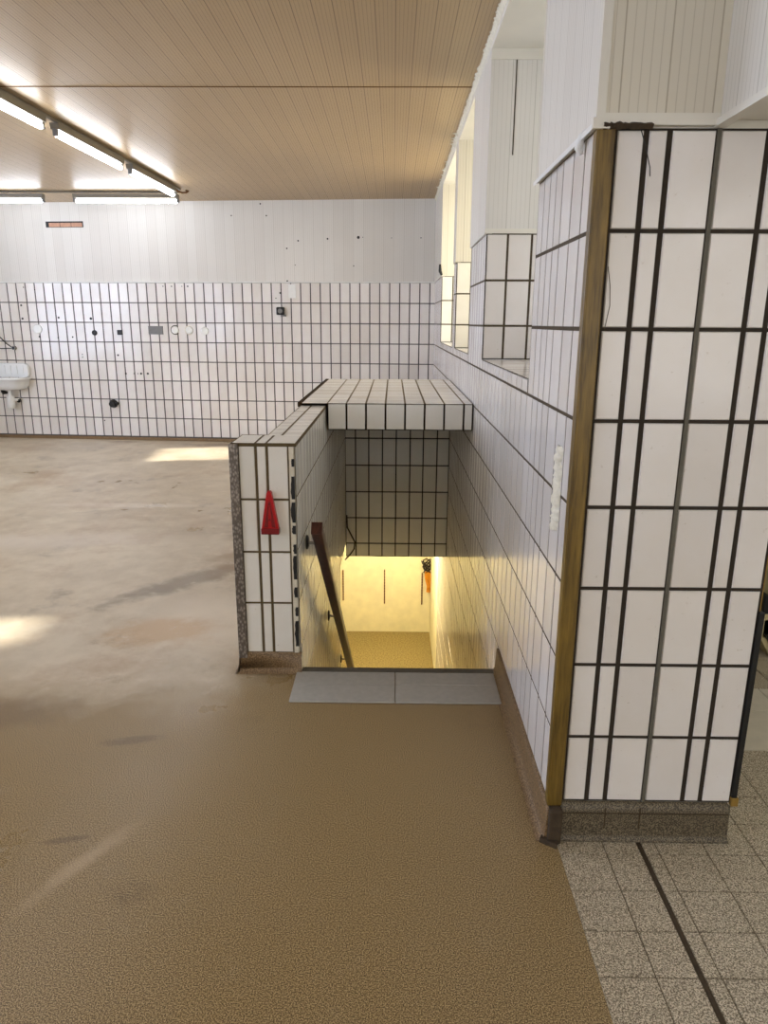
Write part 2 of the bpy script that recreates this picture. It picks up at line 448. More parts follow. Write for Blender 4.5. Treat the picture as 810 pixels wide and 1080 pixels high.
for (a, b) in ((-1.6, .4), (.9, 3.6)):
    mb.face([(a, y, .9), (b, y, .9), (b, y, 2.8), (a, y, 2.8)], 0)
    for x in (a, (a + b) / 2, b): mb.box((x - .03, y - .01, .9), (x + .03, y + .03, 2.8), 1)
    for z in (.9, 2.8): mb.box((a, y - .01, z - .03), (b, y + .03, z + .03), 1)
struct(mb, 'window_5', 'unseen rear wall windows added as fill light')
mb = MB('paint')
mb.box((4.0, -3, 0), (4.05, 6.1, ZC)); struct(mb, 'wall_passage', 'white wall of the side passage')
mb = MB('tile_cream', 'grout')
mb.tiles(lambda u, v, h: (u, 6.0 - h, v), [.97 + .125 * i for i in range(26)], rows(0.0, ZC), .012, .012)
struct(mb, 'wall_end', 'tiled end wall of the side passage')

# ---- right wall
niches = [(2.765, 4.25), (5.05, 6.18), (6.42, 8.03)]
ZS, ZN = 1.43, 3.03
NH = [(a, b, ZS, ZN) for a, b in niches]
yend = yb(X0)
ycuts = [2.012, 2.13, 2.255, 2.385, 2.48, 2.57, 2.665] + [2.78 + .125 * i for i in range(53)]
ycuts = [c for c in ycuts if c < yend - .02] + [yend]
mb = MB('tile', 'grout', 'panel_y', 'paint', 'tile_cream', 'panel_p', 'plaster', 'panel_x')
rf = lambda u, v, h: (X0 + .0018 - h, u, v)
mb.tiles(rf, ycuts, rows(ZT, ZTOP), .013, .011, holes=NH, raise_=.0018, bev=.001)
stc = [c for c in ycuts if 3.14 < c < 7.42]
mb.tiles(rf, [3.14] + stc[1:], rows(-2.38, ZT), .012, .011, raise_=.0018, bev=.001)
mb.face([(X0 + .004, 3.14, -2.4), (X0 + .004, 9.0, -2.4), (X0 + .004, 9.0, -.5), (X0 + .004, 3.14, -.5)], 1)
mb.face([(X0, 7.42, -2.42), (X0, 8.9, -2.42), (X0, 8.9, -.4), (X0, 7.42, -.4)], 6)
# white boards above the tiles, a little proud of them
XP = X0 - .010
for (a, b) in ((1.982, niches[0][0]), (niches[0][1], niches[1][0]), (niches[1][1], niches[2][0]), (niches[2][1], yend)):
    mb.box((XP, a, ZTOP - .002), (X0 + .03, b, ZN), 2)
mb.box((XP, 1.982, ZN), (X0 + .45, yend, ZC), 3)
ND = .46
for i, (a, b) in enumerate(niches):
    jf = lambda u, v, h, b=b: (u, b + .004 - h, v)
    mt = 0 if i == 0 else 4
    mb.tiles(jf, [X0, .640, .775, .905, X0 + ND], rows(ZS, ZTOP), .012, .011, mt=mt)
    mb.box((XP - .001, b - .003, ZTOP), (X0 + ND, b + .02, ZN), 7 if i == 0 else 5)
    if i == 0: mb.box((.640, b - .006, 2.52), (.646, b - .002, 2.99), 1); mb.box((XP - .002, b - .012, ZN - .05), (X0 + ND, b - .002, ZN), 3); mb.box((XP - .002, b - .010, ZTOP), (X0 + ND, b - .002, ZTOP + .025), 3)
    nf = lambda u, v, h, a=a: (u, a - .004 + h, v)
    mb.tiles(nf, [X0, .640, .775, .905, X0 + ND], rows(ZS, ZTOP), .012, .011, mt=mt)
    mb.box((XP - .001, a - .02, ZTOP), (X0 + ND, a + .003, ZN), 5)
    sc = [a] + [c for c in ycuts if a + .03 < c < b - .03] + [b]
    mb.tiles(lambda u, v, h: (v, u, ZS - .004 + h), sc, [X0 - .002, X0 + .24, X0 + ND], .007, .007, mt=0)
    # back of the niche: sill wall, head wall around the window
    mb.rects(lambda u, v, h: (X0 + ND, u, v), [a, b], [ZS, ZN], [(a + .08, b - .08, ZS + .1, ZN - .1)], 3)
struct(mb, 'wall_right', 'white tiled right wall with three deep window niches')
for i, (a, b) in enumerate(niches):
    mb = MB(('pane_near', 'pane_middle', 'pane_far')[i], 'paint'); x = X0 + ND
    y0, y1, z0, z1 = a + .08, b - .08, ZS + .1, ZN - .1
    mb.face([(x + .03, y0, z0), (x + .03, y1, z0), (x + .03, y1, z1), (x + .03, y0, z1)], 0)
    for y in (y0, (y0 + y1) / 2, y1): mb.box((x, y - .03, z0), (x + .05, y + .03, z1), 1)
    for z in (z0, z1): mb.box((x, y0, z - .03), (x + .05, y1, z + .03), 1)
    struct(mb, 'window_%d' % (i + 2), 'frosted window in the %s niche' % ('near', 'middle', 'far')[i])
# lip along the lower edge of the boards on the near pier, torn foam strip along the ceiling
mb = MB('white', 'joint')
mb.prism([(XP - .012, ZTOP - .012), (XP - .012, ZTOP + .002), (XP - .002, ZTOP + .012), (XP, ZTOP + .012), (XP, ZTOP - .004)], 'y', 1.975, niches[0][0])
struct(mb, 'trim_3', 'white lip under the boards of the near pier')
mb = MB('foam'); rnd = random.Random(3); g = []
n = 420
for i in range(n + 1):
    y = 2.0 + (yend - 2.0) * i / n
    w = .016 + .014 * rnd.random() ** 2 + (.03 if rnd.random() > .97 else 0)
    g.append([(XP - w, y + rnd.uniform(-.005, .005), ZC - .002), (XP - w * .6, y, ZC - .007 - .006 * rnd.random()), (XP - .004, y, ZC - .03), (XP + .004, y, ZC - .036)])
mb.grid(g, 0, False); struct(mb, 'trim_4', 'torn pale foam edge between ceiling and right wall')
mb = MB('cove'); g = []
for y in (1.97, 2.4, 2.8, 3.14):
    g.append([(X0 - .040, y, .001), (X0 - .024, y, .007), (X0 - .014, y, .026), (X0 - .010, y, .10), (X0 - .008, y, ZT + .002), (X0 + .004, y, ZT + .004)])
mb.grid(g); mb.face([p for p in g[0]] + [(X0 + .004, 1.97, 0)], 0)
struct(mb, 'baseboard_right', 'brown resin skirting of the right wall')
# lintel of the side passage
mb = MB('panel_y', 'paint')
mb.box((.815, -3, ZTOP + .002), (.822, YC - .003, ZC), 0)
mb.box((.822, -3, ZTOP + .012), (1.12, YC - .003, ZC), 1)
mb.box((.805, -3, ZTOP - .006), (.835, YC - .003, ZTOP + .012), 1)
struct(mb, 'wall_lintel', 'white boarded lintel over the passage')

# ---- stairwell
YH = 6.40; ZH = -.508
mb = MB('tile_cream', 'grout_dark', 'plaster')
xc = [XS, -.335, -.214, -.089, .036, .163, .283, .409, X0]
mb.tiles(lambda u, v, h: (u, YH + .004 - h, v), xc, rows(ZH, .96), .010, .010)
mb.face([(XS, YH, ZH), (X0, YH, ZH), (X0, 6.6, ZH), (XS, 6.6, ZH)], 2)
mb.face([(XS, 6.6, ZH), (X0, 6.6, ZH), (X0, 6.6, .0), (XS, 6.6, .0)], 2)
struct(mb, 'wall_header', 'dark tiled header wall above the basement opening')
mb = MB('tile_cream', 'grout_olive', 'plaster')
lc = [3.14] + [3.235 + .125 * i for i in range(26)]; lc = [c for c in lc if c < YH - .02] + [YH]
lf = lambda u, v, h: (XS - .0018 + h, u, v)
YL = 5.66
mb.tiles(lf, lc, rows(-2.38, ZT), .012, .011, raise_=.0018, bev=.001, holes=[(YL, YH, -3, -.36)])
mb.box((XS - .2, YL - .02, -2.42), (XS - .006, YL, -.36), 2)
mb.box((XS - .2, YL, -.37), (XS - .006, 6.6, -.35), 2)
struct(mb, 'wall_stairwell', 'tiled left side of the stairwell below the floor')
mb = MB('slate_dark'); y = 3.14; z = 0
for i in range(11):
    y1 = 3.16 + .235 * i
    mb.box((XS + .002, y1, -2.4), (X0 - .002, y1 + .235 if i < 10 else y1 + .24, -.2 * (i + 1)))
struct(mb, 'stairs', 'stone steps down to the basement')
mb = MB('plaster')
mb.box((-2.5, 8.86, -2.42), (X0 + .05, 8.95, -.4))
mb.box((-2.55, 5.6, -2.42), (-2.5, 8.95, -.4)); mb.box((-2.5, 5.55, -2.42), (XS - .2, 5.62, -.4))
struct(mb, 'wall_basement', 'rough yellow-lit plaster walls of the basement')
mb = MB('bfloor'); mb.box((-2.5, 5.6, -2.46), (X0 + .02, 8.9, -2.4)); struct(mb, 'floor', 'stained screed floor of the basement')
mb = MB('plaster'); mb.box((-2.5, 5.62, -.46), (XS - .02, 8.9, -.42)); mb.box((XS - .02, 6.6, -.46), (X0 + .02, 8.9, -.42)); struct(mb, 'ceiling', 'basement ceiling')

# ================================================================ built-in things
# ---- half wall beside the stairs
hw = thing('half_wall', (-.58, 3.1, 0), 'white tiled half wall with a red plastic wedge on its end, left of the stairs', 'half wall')
YP = 3.115; ZW = 1.108
mb = MB('tile_cream', 'grout_olive', 'mortar')
ux = [-.690, -.6085, -.559, -.462]
mb.tiles(lambda u, v, h: (u, YP + .004 - h, v), ux, [.10, .355, .607, .857, ZW], .012, .009)
mb.tiles(lf, [YP] + lc[1:], rows(ZT, ZW), .012, .011, raise_=.0018, bev=.001)
mb.box((-.715, YP + .006, .0), (XS - .006, 3.36, ZW - .002), 2)
mb.box((-.588, 3.36, .0), (XS - .006, 6.6, ZW - .002), 2)
mb.tiles(lambda u, v, h: (-.715 - h, u, v), [YP + .02, 3.235, 3.36], [ZT, .37, .62, .87, ZW], .01, .01)
mb.tiles(lambda u, v, h: (-.588 - h, u, v), [3.36] + [3.485 + .125 * i for i in range(25)] + [6.6], [ZT, .37, .62, .87, ZW], .01, .01)
mb.build('tiled_body', hw)
mb = MB('tile_cream', 'grout_olive')
cf = lambda u, v, h: (u, v, ZW + .008 + h)
mb.tiles(cf, [-.715, -.6085, -.559, XS + .004], [YP - .004, 3.335], .012, .010, raise_=.002, bev=.001)
mb.tiles(cf, [-.592, -.522, XS + .004], [3.335] + [3.455 + .125 * i for i in range(10)], .012, .005, raise_=.002, bev=.001)
mb.box((-.718, YP - .002, ZW - .008), (XS + .002, 3.365, ZW + .007), 1); mb.box((-.592, 3.36, ZW - .008), (XS + .002, 4.70, ZW + .007), 1)
mb.build('coping', hw)
mb = MB('checker')
mb.box((-.722, YP - .012, .075), (-.686, YP + .003, ZW + .004)); mb.box((-.727, YP - .012, .075), (-.718, YP + .06, ZW + .004))
tag(mb.build('corner_guard', hw, .003), 'dimpled grey metal corner guard')
mb = MB('cove'); g = []
prof = [(.030, .001), (.020, .008), (.012, .03), (.008, .098), (-.006, .103)]
for x, sx in ((-.735, -1), (-.725, 0), (XS + .004, 0)):
    g.append([(x + (sx * (d - .03)), YP - d, z) for d, z in prof])
mb.grid(g)
mb.grid([[(-.718 - d, YP - (d if i == 0 else -.25), z) for d, z in prof] for i in (0, 1)]); mb.grid([[(-.592 - d, y, z) for d, z in prof] for y in (3.36, 6.6)])
mb.build('skirting', hw)
mb = MB('mortar'); rnd = random.Random(5)
mb.box((-.460, YP + .001, .03), (-.440, YP + .02, ZW))
mb.build('mortar_edge', hw)
mb = MB('black')
for (z0, z1, w) in ((1.01, 1.045, .012), (.86, .965, .016), (.75, .845, .018), (.695, .735, .015), (.60, .645, .013), (.475, .59, .017), (.385, .435, .014), (.29, .335, .012), (.135, .265, .016)):
    k = 6; pts = []
    for i in range(k + 1): pts.append((-.440 + .002, z0 + (z1 - z0) * i / k))
    for i in range(k, -1, -1): pts.append((-.440 - w * (.75 + .25 * math.sin(math.pi * i / k)) + rnd.uniform(-.002, .002), z0 + (z1 - z0) * i / k))
    mb.prism(pts, 'y', YP - .001, YP + .004)
tag(mb.build('broken_gap', hw), 'black broken gap along the tile edge')

# ---- cover slab over the stairs
lg = thing('stairwell_cover', (0, 5.5, .963), 'white tiled box ledge spanning the stairwell between half wall and right wall', 'ledge')
YE0, YE1, ZE = 4.565, 6.58, 1.138
lx = [-.585, -.4175] + [-.296 + .1255 * i for i in range(7)] + [X0 - .004]
mb = MB('tile_cream', 'grout_olive')
mb.tiles(lambda u, v, h: (u, YE0 + .004 - h, v), [XS + .012] + lx[2:], [.963, ZE - .004], .011, .010)
mb.box((XS + .012, YE0 + .004, .963), (X0 - .004, YH, ZE - .006), 1)
mb.build('front_face', lg)
mb = MB('tile_cream', 'grout_olive')
ly = [YE0] + [YE0 + .25 * i for i in range(1, 8)] + [YE1]
mb.tiles(lambda u, v, h: (u, v, ZE - .004 + h), lx, ly, .011, .006, raise_=.002, bev=.001)
mb.box((-.585, 4.70, ZW + .006), (XS + .012, YE1, ZE - .006), 1); mb.box((XS, YH, .963), (X0 - .004, YE1, ZE - .006), 1)
mb.build('tiled_top', lg)
mb = MB('dark_strip'); mb.box((-.612, YE0 + .02, ZE - .03), (-.584, YE1, ZE - .001)); tag(mb.build('edge_strip', lg, .003), 'dark brown edge strip')

# ---- top step
ts = thing('top_step', (.03, 2.98, 0), 'grey stone tiles forming the top step of the stairs', 'step')
mb = MB('slate', 'joint')
tf = lambda u, v, h: (u, v, .002 + h)
for (a, b, c, d) in ((-.452, .022, 2.825, 2.985), (.022, .495, 2.825, 2.985), (-.452, .022, 2.985, 3.105), (.022, .495, 2.985, 3.105)):
    q = MB('slate'); q.box((a + .0015, c + .001, .001), (b - .0015, d - .001, .009)); q.build('step_tile', ts, .002)
mb = MB('slate_dark')
for i in range(3): mb.box((XS + .002, 3.107 + .018 * i, -.03), (.505, 3.119 + .018 * i, .010 - .002 * i))
mb.box((XS + .002, 3.107, -.05), (.505, 3.16, .003))
tag(mb.build('nosing', ts), 'dark ribbed nosing')

# ---- pillar
pl = thing('pillar', (.81, 2.2, 0), 'tiled pillar in the right foreground with a wooden corner post', 'pillar')
mb = MB('tile', 'grout_dark', 'paint')
px = [.560, .640, .6995, .8227, .950, 1.0068, 1.108]
mb.tiles(lambda u, v, h: (u, YC + .004 - h, v), px, rows(ZT + .015, ZTOP - .006), .0145, .0105)
mb.box((X0 + .006, YC + .006, 0), (1.106, 2.45, ZTOP), 2)
mb.box((X0 + .006, YC + .006, ZTOP), (1.106, 2.45, ZC), 2)
mb.build('tiled_body', pl)
mb = MB('sealant'); mb.box((.8172, YC - .0015, ZT + .015), (.8282, YC + .006, ZTOP - .006)); tag(mb.build('sealant_joint', pl), 'grey sealant joint between the tiles')
mb = MB('panel_p', 'paint', 'paint')
mb.box((XP - .002, YC - .014, ZTOP + .004), (.818, YC + .008, ZC), 0)
mb.box((XP + .004, YC - .0175, ZTOP - .003), (.818, YC - .002, ZTOP + .024), 1)
mb.box((XP - .005, YC - .0165, ZTOP - .006), (XP + .018, YC - .006, ZC), 2); mb.box((XP - .0125, YC - .021, ZTOP - .012), (XP + .03, YC - .004, ZTOP + .013), 2)
tag(mb.build('board_cladding', pl), 'cream grooved boards above the tiles')
mb = MB('wood')
mb.box((.514, YC - .012, .125), (.5575, YC + .006, ZTOP - .008)); mb.box((.510, YC - .010, .125), (.520, YC + .024, ZTOP - .008))
tag(mb.build('corner_post', pl, .003), 'yellow-brown varnished wooden corner post')
mb = MB('terr_dark', 'joint'); g = []
for x in (.557, .70, .80, 1.097):
    e = .004 if x > 1 else 0
    g.append([(x + e * 2, YC - .026, .001), (x + e * 1.5, YC - .018, .006), (x + e, YC - .014, .024), (x + e, YC - .012, .10), (x, YC - .010, ZT + .008), (x, YC + .004, ZT + .014)])
mb.grid(g)
mb.grid([[(1.097 + d * .35, YC - d if i == 0 else 2.45, z) for d, z in ((.026, .001), (.018, .006), (.014, .024), (.012, .10), (.010, .128), (-.004, .134))] for i in (0, 1)])
for x in (.812, .70): mb.box((x - .002, YC - .0135, .02), (x + .002, YC - .008, .12), 1)
mb.box((.56, YC - .0135, .098), (1.097, YC - .010, .1015), 1)
mb.build('skirting', pl)
mb = MB('joint', 'cove'); mb.box((X0 - .006, YC - .042, 0), (.557, YC + .004, .125), 0)
mb.prism([(X0 - .03, YC - .03), (X0 + .02, YC - .062), (.54, YC - .05), (.556, YC - .03), (.556, YC), (X0 - .01, YC)], 'z', 0, .018, 0)
tag(mb.build('corner_skirting', pl, .006), 'dirty broken corner of the skirting')
mb = MB('black', 'brass')
mb.box((1.104, YC - .006, .155), (1.121, YC + .03, .80), 0); mb.box((1.103, YC - .010, .128), (1.126, YC + .03, .158), 1)
mb.box((1.108, YC + .004, .80), (1.112, YC + .03, ZTOP), 1)
tag(mb.build('edge_strip', pl, .002), 'black edge strip with a brass foot')
mb = MB('joint'); rnd = random.Random(11); g = []
for i in range(26):
    x = .523 + .125 * i / 25; h = .002 + .006 * rnd.random() * (1 if i < 18 else .4)
    g.append([(x, YC - .016, ZTOP - .010 - h * .6), (x, YC - .024 - .006 * rnd.random(), ZTOP - .004 + h * .3), (x, YC - .016, ZTOP + h * .8)])
mb.grid(g, 0, False); tag(mb.build('torn_edge', pl), 'torn dark edge above the post')

# ---- cream door post seen past the pillar
dp = thing('door_post', (1.95, 3.35, 0), 'cream post with a black band, just visible past the right edge of the pillar', 'post')
mb = MB('cream'); mb.box((1.875, 3.33, .10), (2.1, 3.55, 2.2)); mb.prism([(1.86, .20), (1.99, .20), (1.99, 0), (1.93, 0), (1.86, .12)], 'y', 3.33, 3.5); mb.build('post', dp, .004)
mb = MB('black'); mb.box((1.858, 3.32, .235), (2.11, 3.56, .335)); tag(mb.build('band', dp, .004), 'black rubber band')
mb = MB('black'); mb.prism([(1.88, .13), (2.0, .13), (2.0, 0), (1.96, 0)], 'y', 3.31, 3.33); tag(mb.build('foot_guard', dp), 'black foot guard')

# ================================================================ things
# ---- handrail
hr = thing('handrail', (-.35, 4.4, -.3), 'dark wooden handrail sloping down the left side of the stairs', 'handrail')
A = Vector((-.352, 3.20, .70)); sl = Vector((0, 1, -.80)).normalized(); L = 3.45
mb = MB('rail'); mb.bar([A, A + sl * .02, A + sl * L], .052, .062)
mb.build('rail', hr, .008)
for y in (3.38, 4.44, 5.5):
    zr = .70 - (y - 3.20) * .80 - .04
    mb = MB('steel', 'black')
    zr += .09; mb.tube([(-.372, y, zr - .040), (-.39, y, zr - .036), (-.425, y, zr - .032)], .008, 10, 0)
    br = mb.build('bracket', hr)
    mb = MB('black'); mb.tube([(-.424, y, zr - .032), (-.417, y, zr - .032), (-.412, y, zr - .032)], [.036, .036, .022], 18)
    tag(mb.build('wall_plate', br), 'black round wall plate')

# ---- red plastic wedge
rw = thing('hook_wedge', (-.55, YP, .70), 'red triangular plastic wedge hung on the end of the half wall', 'wall hook')
yf = YP - .002
mb = MB('red')
prof = [(-.590, .727), (-.512, .727), (-.540, .893), (-.546, .902), (-.556, .902), (-.562, .893)]
mb.prism(prof, 'y', yf - .026, yf); mb.build('body', rw, .004)
mb = MB('red_dark'); mb.box((-.592, yf - .034, .702), (-.510, yf, .729)); tag(mb.build('foot', rw, .003), 'darker red foot of the wedge')
mb = MB('red_dark'); mb.prism([(-.578, .735), (-.560, .735), (-.553, .86)], 'y', yf - .029, yf - .024); mb.prism([(-.526, .735), (-.542, .735), (-.549, .86)], 'y', yf - .029, yf - .024); mb.build('rib', rw)
for z in (.77, .845):
    mb = MB('red_dark'); mb.tube([(-.551, yf - .026, z), (-.551, yf - .031, z)], .004, 10); mb.build('screw', rw)

# ---- pale strip of torn foam on the right wall
mb = MB('foam'); rnd = random.Random(2); g = []
n = 36
for i in range(n + 1):
    z = 1.005 + .265 * i / n; c = 2.172 + .006 * math.sin(i * .7); w = .034 + rnd.uniform(-.007, .007)
    if i in (0, n): w *= .55
    d = .010 + rnd.uniform(-.004, .005)
    g.append([(X0, c - w, z), (X0 - d, c - w * .7, z), (X0 - d - .003, c, z + rnd.uniform(-.003, .003)), (X0 - d, c + w * .7, z), (X0, c + w, z)])
mb.grid(g); tag(mb.build('mounting_strip', loc=(X0, 2.17, 1.0)), 'white torn vertical mounting strip stuck on the right wall beside the wooden post', 'strip')
mb = MB('white', 'black'); mb.tube([(X0 - .004, 2.10, 2.135), (X0 - .018, 2.105, 2.12), (X0 - .02, 2.125, 2.095), (X0 - .012, 2.13, 2.08)], [.006, .009, .012, .007], 10)
tag(mb.build('cable_end', loc=(X0, 2.11, 2.08)), 'short cable end hanging under the white boards by the wooden post', 'cable')
mb = MB('black'); mb.tube([(.617, YC - .012, ZTOP - .005), (.632, YC - .02, 2.07), (.652, YC - .010, 2.02), (.6555, YC - .006, 2.0)], .0014, 6)
tag(mb.build('loose_wire', loc=(.63, YC, 2.0)), 'thin loose wire hanging at the top of the pillar tiles', 'wire')
mb = MB('grout'); mb.tube([(.566, YC - .012, 1.62 + .16), (.572, YC - .022, 1.73), (.575, YC - .024, 1.68), (.570, YC - .010, 1.62)], .0012, 6)
tag(mb.build('loose_wire', loc=(.57, YC, 1.62)), 'hair-thin wire curling out beside the wooden post at mid height', 'wire')

# ---- fluorescent lights
def make_light():
    t = thing('fluorescent_light', (0, 0, 0), '', 'ceiling light', 'bare fluorescent tubes under the ceiling')
    mb = MB('batten'); mb.prism([(-.030, .0), (.030, .0), (.036, .045), (-.036, .045)], 'x', -.61, .61); mb.build('housing', t, .003)
    for s in (-1, 1):
        mb = MB('greyp'); mb.box((s * .60 - .016, -.017, -.045), (s * .60 + .016, .017, .004)); mb.build('lamp_holder', t, .004)
    mb = MB('tube'); mb.tube([(-.585, 0, -.032), (.585, 0, -.032)], .019, 14); tag(mb.build('tube', t), 'glowing white tube')
    return t
ZL = 3.015
first = make_light()
XR = -2.56
rx = lambda y: XR + .038 * (y - 5.1)
RA = math.pi / 2 - .038
spots = [(5.02, 'nearest visible bare fluorescent tube of the ceiling row, cut by the left picture edge'), (6.42, 'middle visible bare fluorescent tube in the row running towards the back wall'), (7.83, 'farthest bare fluorescent tube of the row running towards the back wall')]
for i, (y, lb) in enumerate(spots):
    if i == 0:
        o = first; o.location = (rx(y), y, ZL); o['label'] = lb; o.rotation_euler = (0, 0, RA)
    else: o = copy_tree(first, (rx(y), y, ZL), lb, (0, 0, RA))
copy_tree(first, (-3.11, 8.86, ZL), 'bare fluorescent tube along the back wall at the corner where the two rows meet', (0, 0, 0))
copy_tree(first, (-4.68, 8.86, ZL), 'bare fluorescent tube along the back wall, cut by the left picture edge', (0, 0, 0))
for y in (3.62, 2.22, .82, -.58, -1.98):
    copy_tree(first, (rx(y), y, ZL), 'bare fluorescent tube nearer than the picture shows', (0, 0, RA))
copy_tree(first, (2.2, .3, ZL), 'unseen fluorescent tube added to light the side passage', (0, 0, math.pi / 2))  # passage fixtures are added out of view to brighten the pillar side
copy_tree(first, (2.2, 3.4, ZL), 'unseen fluorescent tube added to light the passage farther in', (0, 0, math.pi / 2))
mb = MB('batten'); mb.box((-.014, -2, ZC - .022), (.014, 8.66, ZC - .002), fn=lambda q: Vector((q.x + rx(q.y), q.y, q.z))); tag(mb.build('cable_duct', loc=(XR, 5, ZC), bevel=.002), 'thin brown cable duct carrying the ceiling row of tubes', 'cable duct')
mb = MB('batten'); mb.box((-6.3, 8.85, ZC - .018), (-2.48, 8.87, ZC - .002)); tag(mb.build('cable_duct', loc=(-4, 8.86, ZC), bevel=.002), 'thin cable duct carrying the tubes along the back wall', 'cable duct')
mb = MB('rust'); mb.tube([(XR + .13, 8.48, ZC - .035), (XR + .15, 8.53, ZC - .05), (XR + .18, 8.58, ZC - .06), (XR + .22, 8.62, ZC - .05), (XR + .23, 8.66, ZC - .03), (XR + .20, 8.68, ZC - .02)], .010, 8)
tag(mb.build('loose_cable', loc=(XR, 8.5, ZC)), 'loose reddish cable curling at the end of the ceiling tubes', 'cable')

# ---- wash basin on the back wall
bx0, bx1 = -5.72, -4.895
def bp(x, d, z): return (x, yb(x) - d, z)
ws = thing('wash_basin', (-5.3, yb(-5.3), .7), 'white wall-hung wash basin with ribbed splashback at the left picture edge', 'wash basin')
mb = MB('enamel')
def rrect(x0, x1, z0, z1, r, n=6):
    pts = []
    for cx, cz, a0 in ((x1 - r, z1 - r, 0), (x0 + r, z1 - r, 90), (x0 + r, z0 + r, 180), (x1 - r, z0 + r, 270)):
        for k in range(n + 1):
            a = math.radians(a0 + 90 * k / n); pts.append((cx + r * math.cos(a), cz + r * math.sin(a)))
    return pts
P0 = rrect(bx0, bx1, .90, 1.085, .05)
g = []
for d, sc in ((0, 1), (.05, 1), (.065, .985), (.065, .95)):
    g.append([bp((x - (bx0 + bx1) / 2) * sc + (bx0 + bx1) / 2, d, (z - .99) * sc + .99) for x, z in P0])
mb.grid(g, 0, True, True); mb.face(g[-1]); mb.build('splashback', ws)
for i in range(8):
    mb = MB('enamel'); x = bx1 - .07 - i * .085
    mb.tube([bp(x, .064, .93), bp(x, .066, 1.055)], [.010, .008], 8)
    mb.build('rib', ws)
mb = MB('enamel', 'greyp')
def ring(z, hw_, dep, d0=.0):
    cx = (bx0 + bx1) / 2; r = []
    for k in range(25):
        a = math.pi * k / 24; e = .45
        cxs = math.copysign(abs(math.cos(a)) ** e, math.cos(a)); sn = abs(math.sin(a)) ** e
        r.append(bp(cx + hw_ * cxs, d0 + (dep - d0) * sn, z))
    return r
H = (bx1 - bx0) / 2
g = [ring(.905, H * .93, .24), ring(.91, H, .28), ring(.89, H, .29), ring(.872, H * .98, .285), ring(.865, H * .93, .27), ring(.80, H * .90, .25), ring(.755, H * .84, .22), ring(.735, H * .7, .17), ring(.73, H * .3, .1)]
mb.grid(g, 0, True)
g = [ring(.905, H * .93, .24), ring(.85, H * .86, .22, .01), ring(.79, H * .7, .18, .02), ring(.77, H * .2, .1, .04)]
mb.grid(g, 0, True); mb.build('bowl', ws)
mb = MB('white')
xt = -5.17
mb.tube([bp(xt, .10, .74), bp(xt, .10, .66), bp(xt, .10, .64), bp(xt, .10, .50), bp(xt, .10, .485)], [.022, .022, .050, .050, .034], 16)
mb.tube([bp(xt, .10, .60), bp(xt + .05, .09, .60), bp(xt + .075, .05, .60), bp(xt + .08, 0, .60)], .02, 12)
mb.build('drain_trap', ws)
mb = MB('black'); mb.tube([bp(xt - .10, .10, .72), bp(xt - .10, .08, .70), bp(xt - .09, .02, .69)], [.025, .03, .02], 12); tag(mb.build('valve', ws), 'black valve knob')
mb = MB('black'); mb.tube([bp(xt + .075, .02, .60), bp(xt + .085, .06, .58)], .024, 10); tag(mb.build('valve', ws), 'black valve knob')
# pipe stub and wire above the basin
mb = MB('steel'); mb.tube([bp(-5.07, 0, 1.285), bp(-5.07, .05, 1.285)], .026, 14); st = tag(mb.build('pipe_stub', loc=bp(-5.07, 0, 1.285)), 'dark pipe stub in the tiles above the wash basin', 'pipe')
mb = MB('black'); mb.tube([bp(-5.07, .05, 1.285), bp(-5.07, .054, 1.285)], .018, 12); mb.build('opening', st)
mb = MB('black'); mb.tube([bp(-5.09, .04, 1.29), bp(-5.17, .03, 1.34), bp(-5.26, .02, 1.43), bp(-5.40, .01, 1.52)], .007, 8)
mb.tube([bp(-5.09, .03, 1.28), bp(-5.25, .02, 1.275), bp(-5.5, .02, 1.28)], .006, 8)
tag(mb.build('loose_cable', loc=bp(-5.2, 0, 1.28)), 'thin dark cable rising to the left from the pipe stub above the basin', 'cable')

# ---- fittings on the back wall
def disc(name, x, z, r, mat, d, lb, cat, group=None, rim=None):
    mb = MB(mat); mb.tube([bp(x, .003, z), bp(x, d * .8, z), bp(x, d, z)], [r, r, r * .8], 20)
    o = tag(mb.build(name, loc=bp(x, 0, z)), lb, cat, group)
    if rim:
        q = MB(rim); q.tube([bp(x, .003, z), bp(x, .006, z)], r * 1.22, 20); q.build('rim', o)
    return o
disc('cover_cap', -4.721, 1.531, .062, 'white', .012, 'round white cover cap standing alone on the tiles above the wash basin', 'cover cap', 'round white cover caps')
disc('cover_cap', -2.847, 1.530, .05, 'white', .02, 'round white cover cap nearest the grey plate, with a dark broken rim', 'cover cap', 'round white cover caps', 'grout_dark')
disc('cover_cap', -2.656, 1.527, .05, 'white', .02, 'middle one of the three round white cover caps in a row', 'cover cap', 'round white cover caps', 'mortar')
disc('cover_cap', -2.450, 1.520, .05, 'white', .012, 'rightmost of the three round white cover caps beside the grey plate', 'cover cap', 'round white cover caps')
mb = MB('greyp'); c = bp(-3.11, 0, 1.525)
mb.box((-3.205, 0, 1.472), (-3.012, 0, 1.577)); mb.v = [bp(v[0], .004 + (.012 if i % 4 < 2 else 0), v[2]) for i, v in enumerate(mb.v)]
pt = tag(mb.build('blanking_plate', loc=c), 'grey rectangular plate screwed to the back wall tiles', 'plate')
for x in (-3.18, -3.037):
    q = MB('steel'); q.tube([bp(x, .014, 1.525), bp(x, .019, 1.525)], .006, 10); q.build('screw', pt)
mb = MB('black'); mb.box((-1.495, 0, 1.725), (-1.392, 0, 1.82)); mb.v = [bp(v[0], .004 + (.05 if i % 4 < 2 else 0), v[2]) for i, v in enumerate(mb.v)]
jb = tag(mb.build('junction_box', bevel=.012, loc=bp(-1.445, 0, 1.77)), 'black socket box on the back wall tiles right of centre', 'socket')
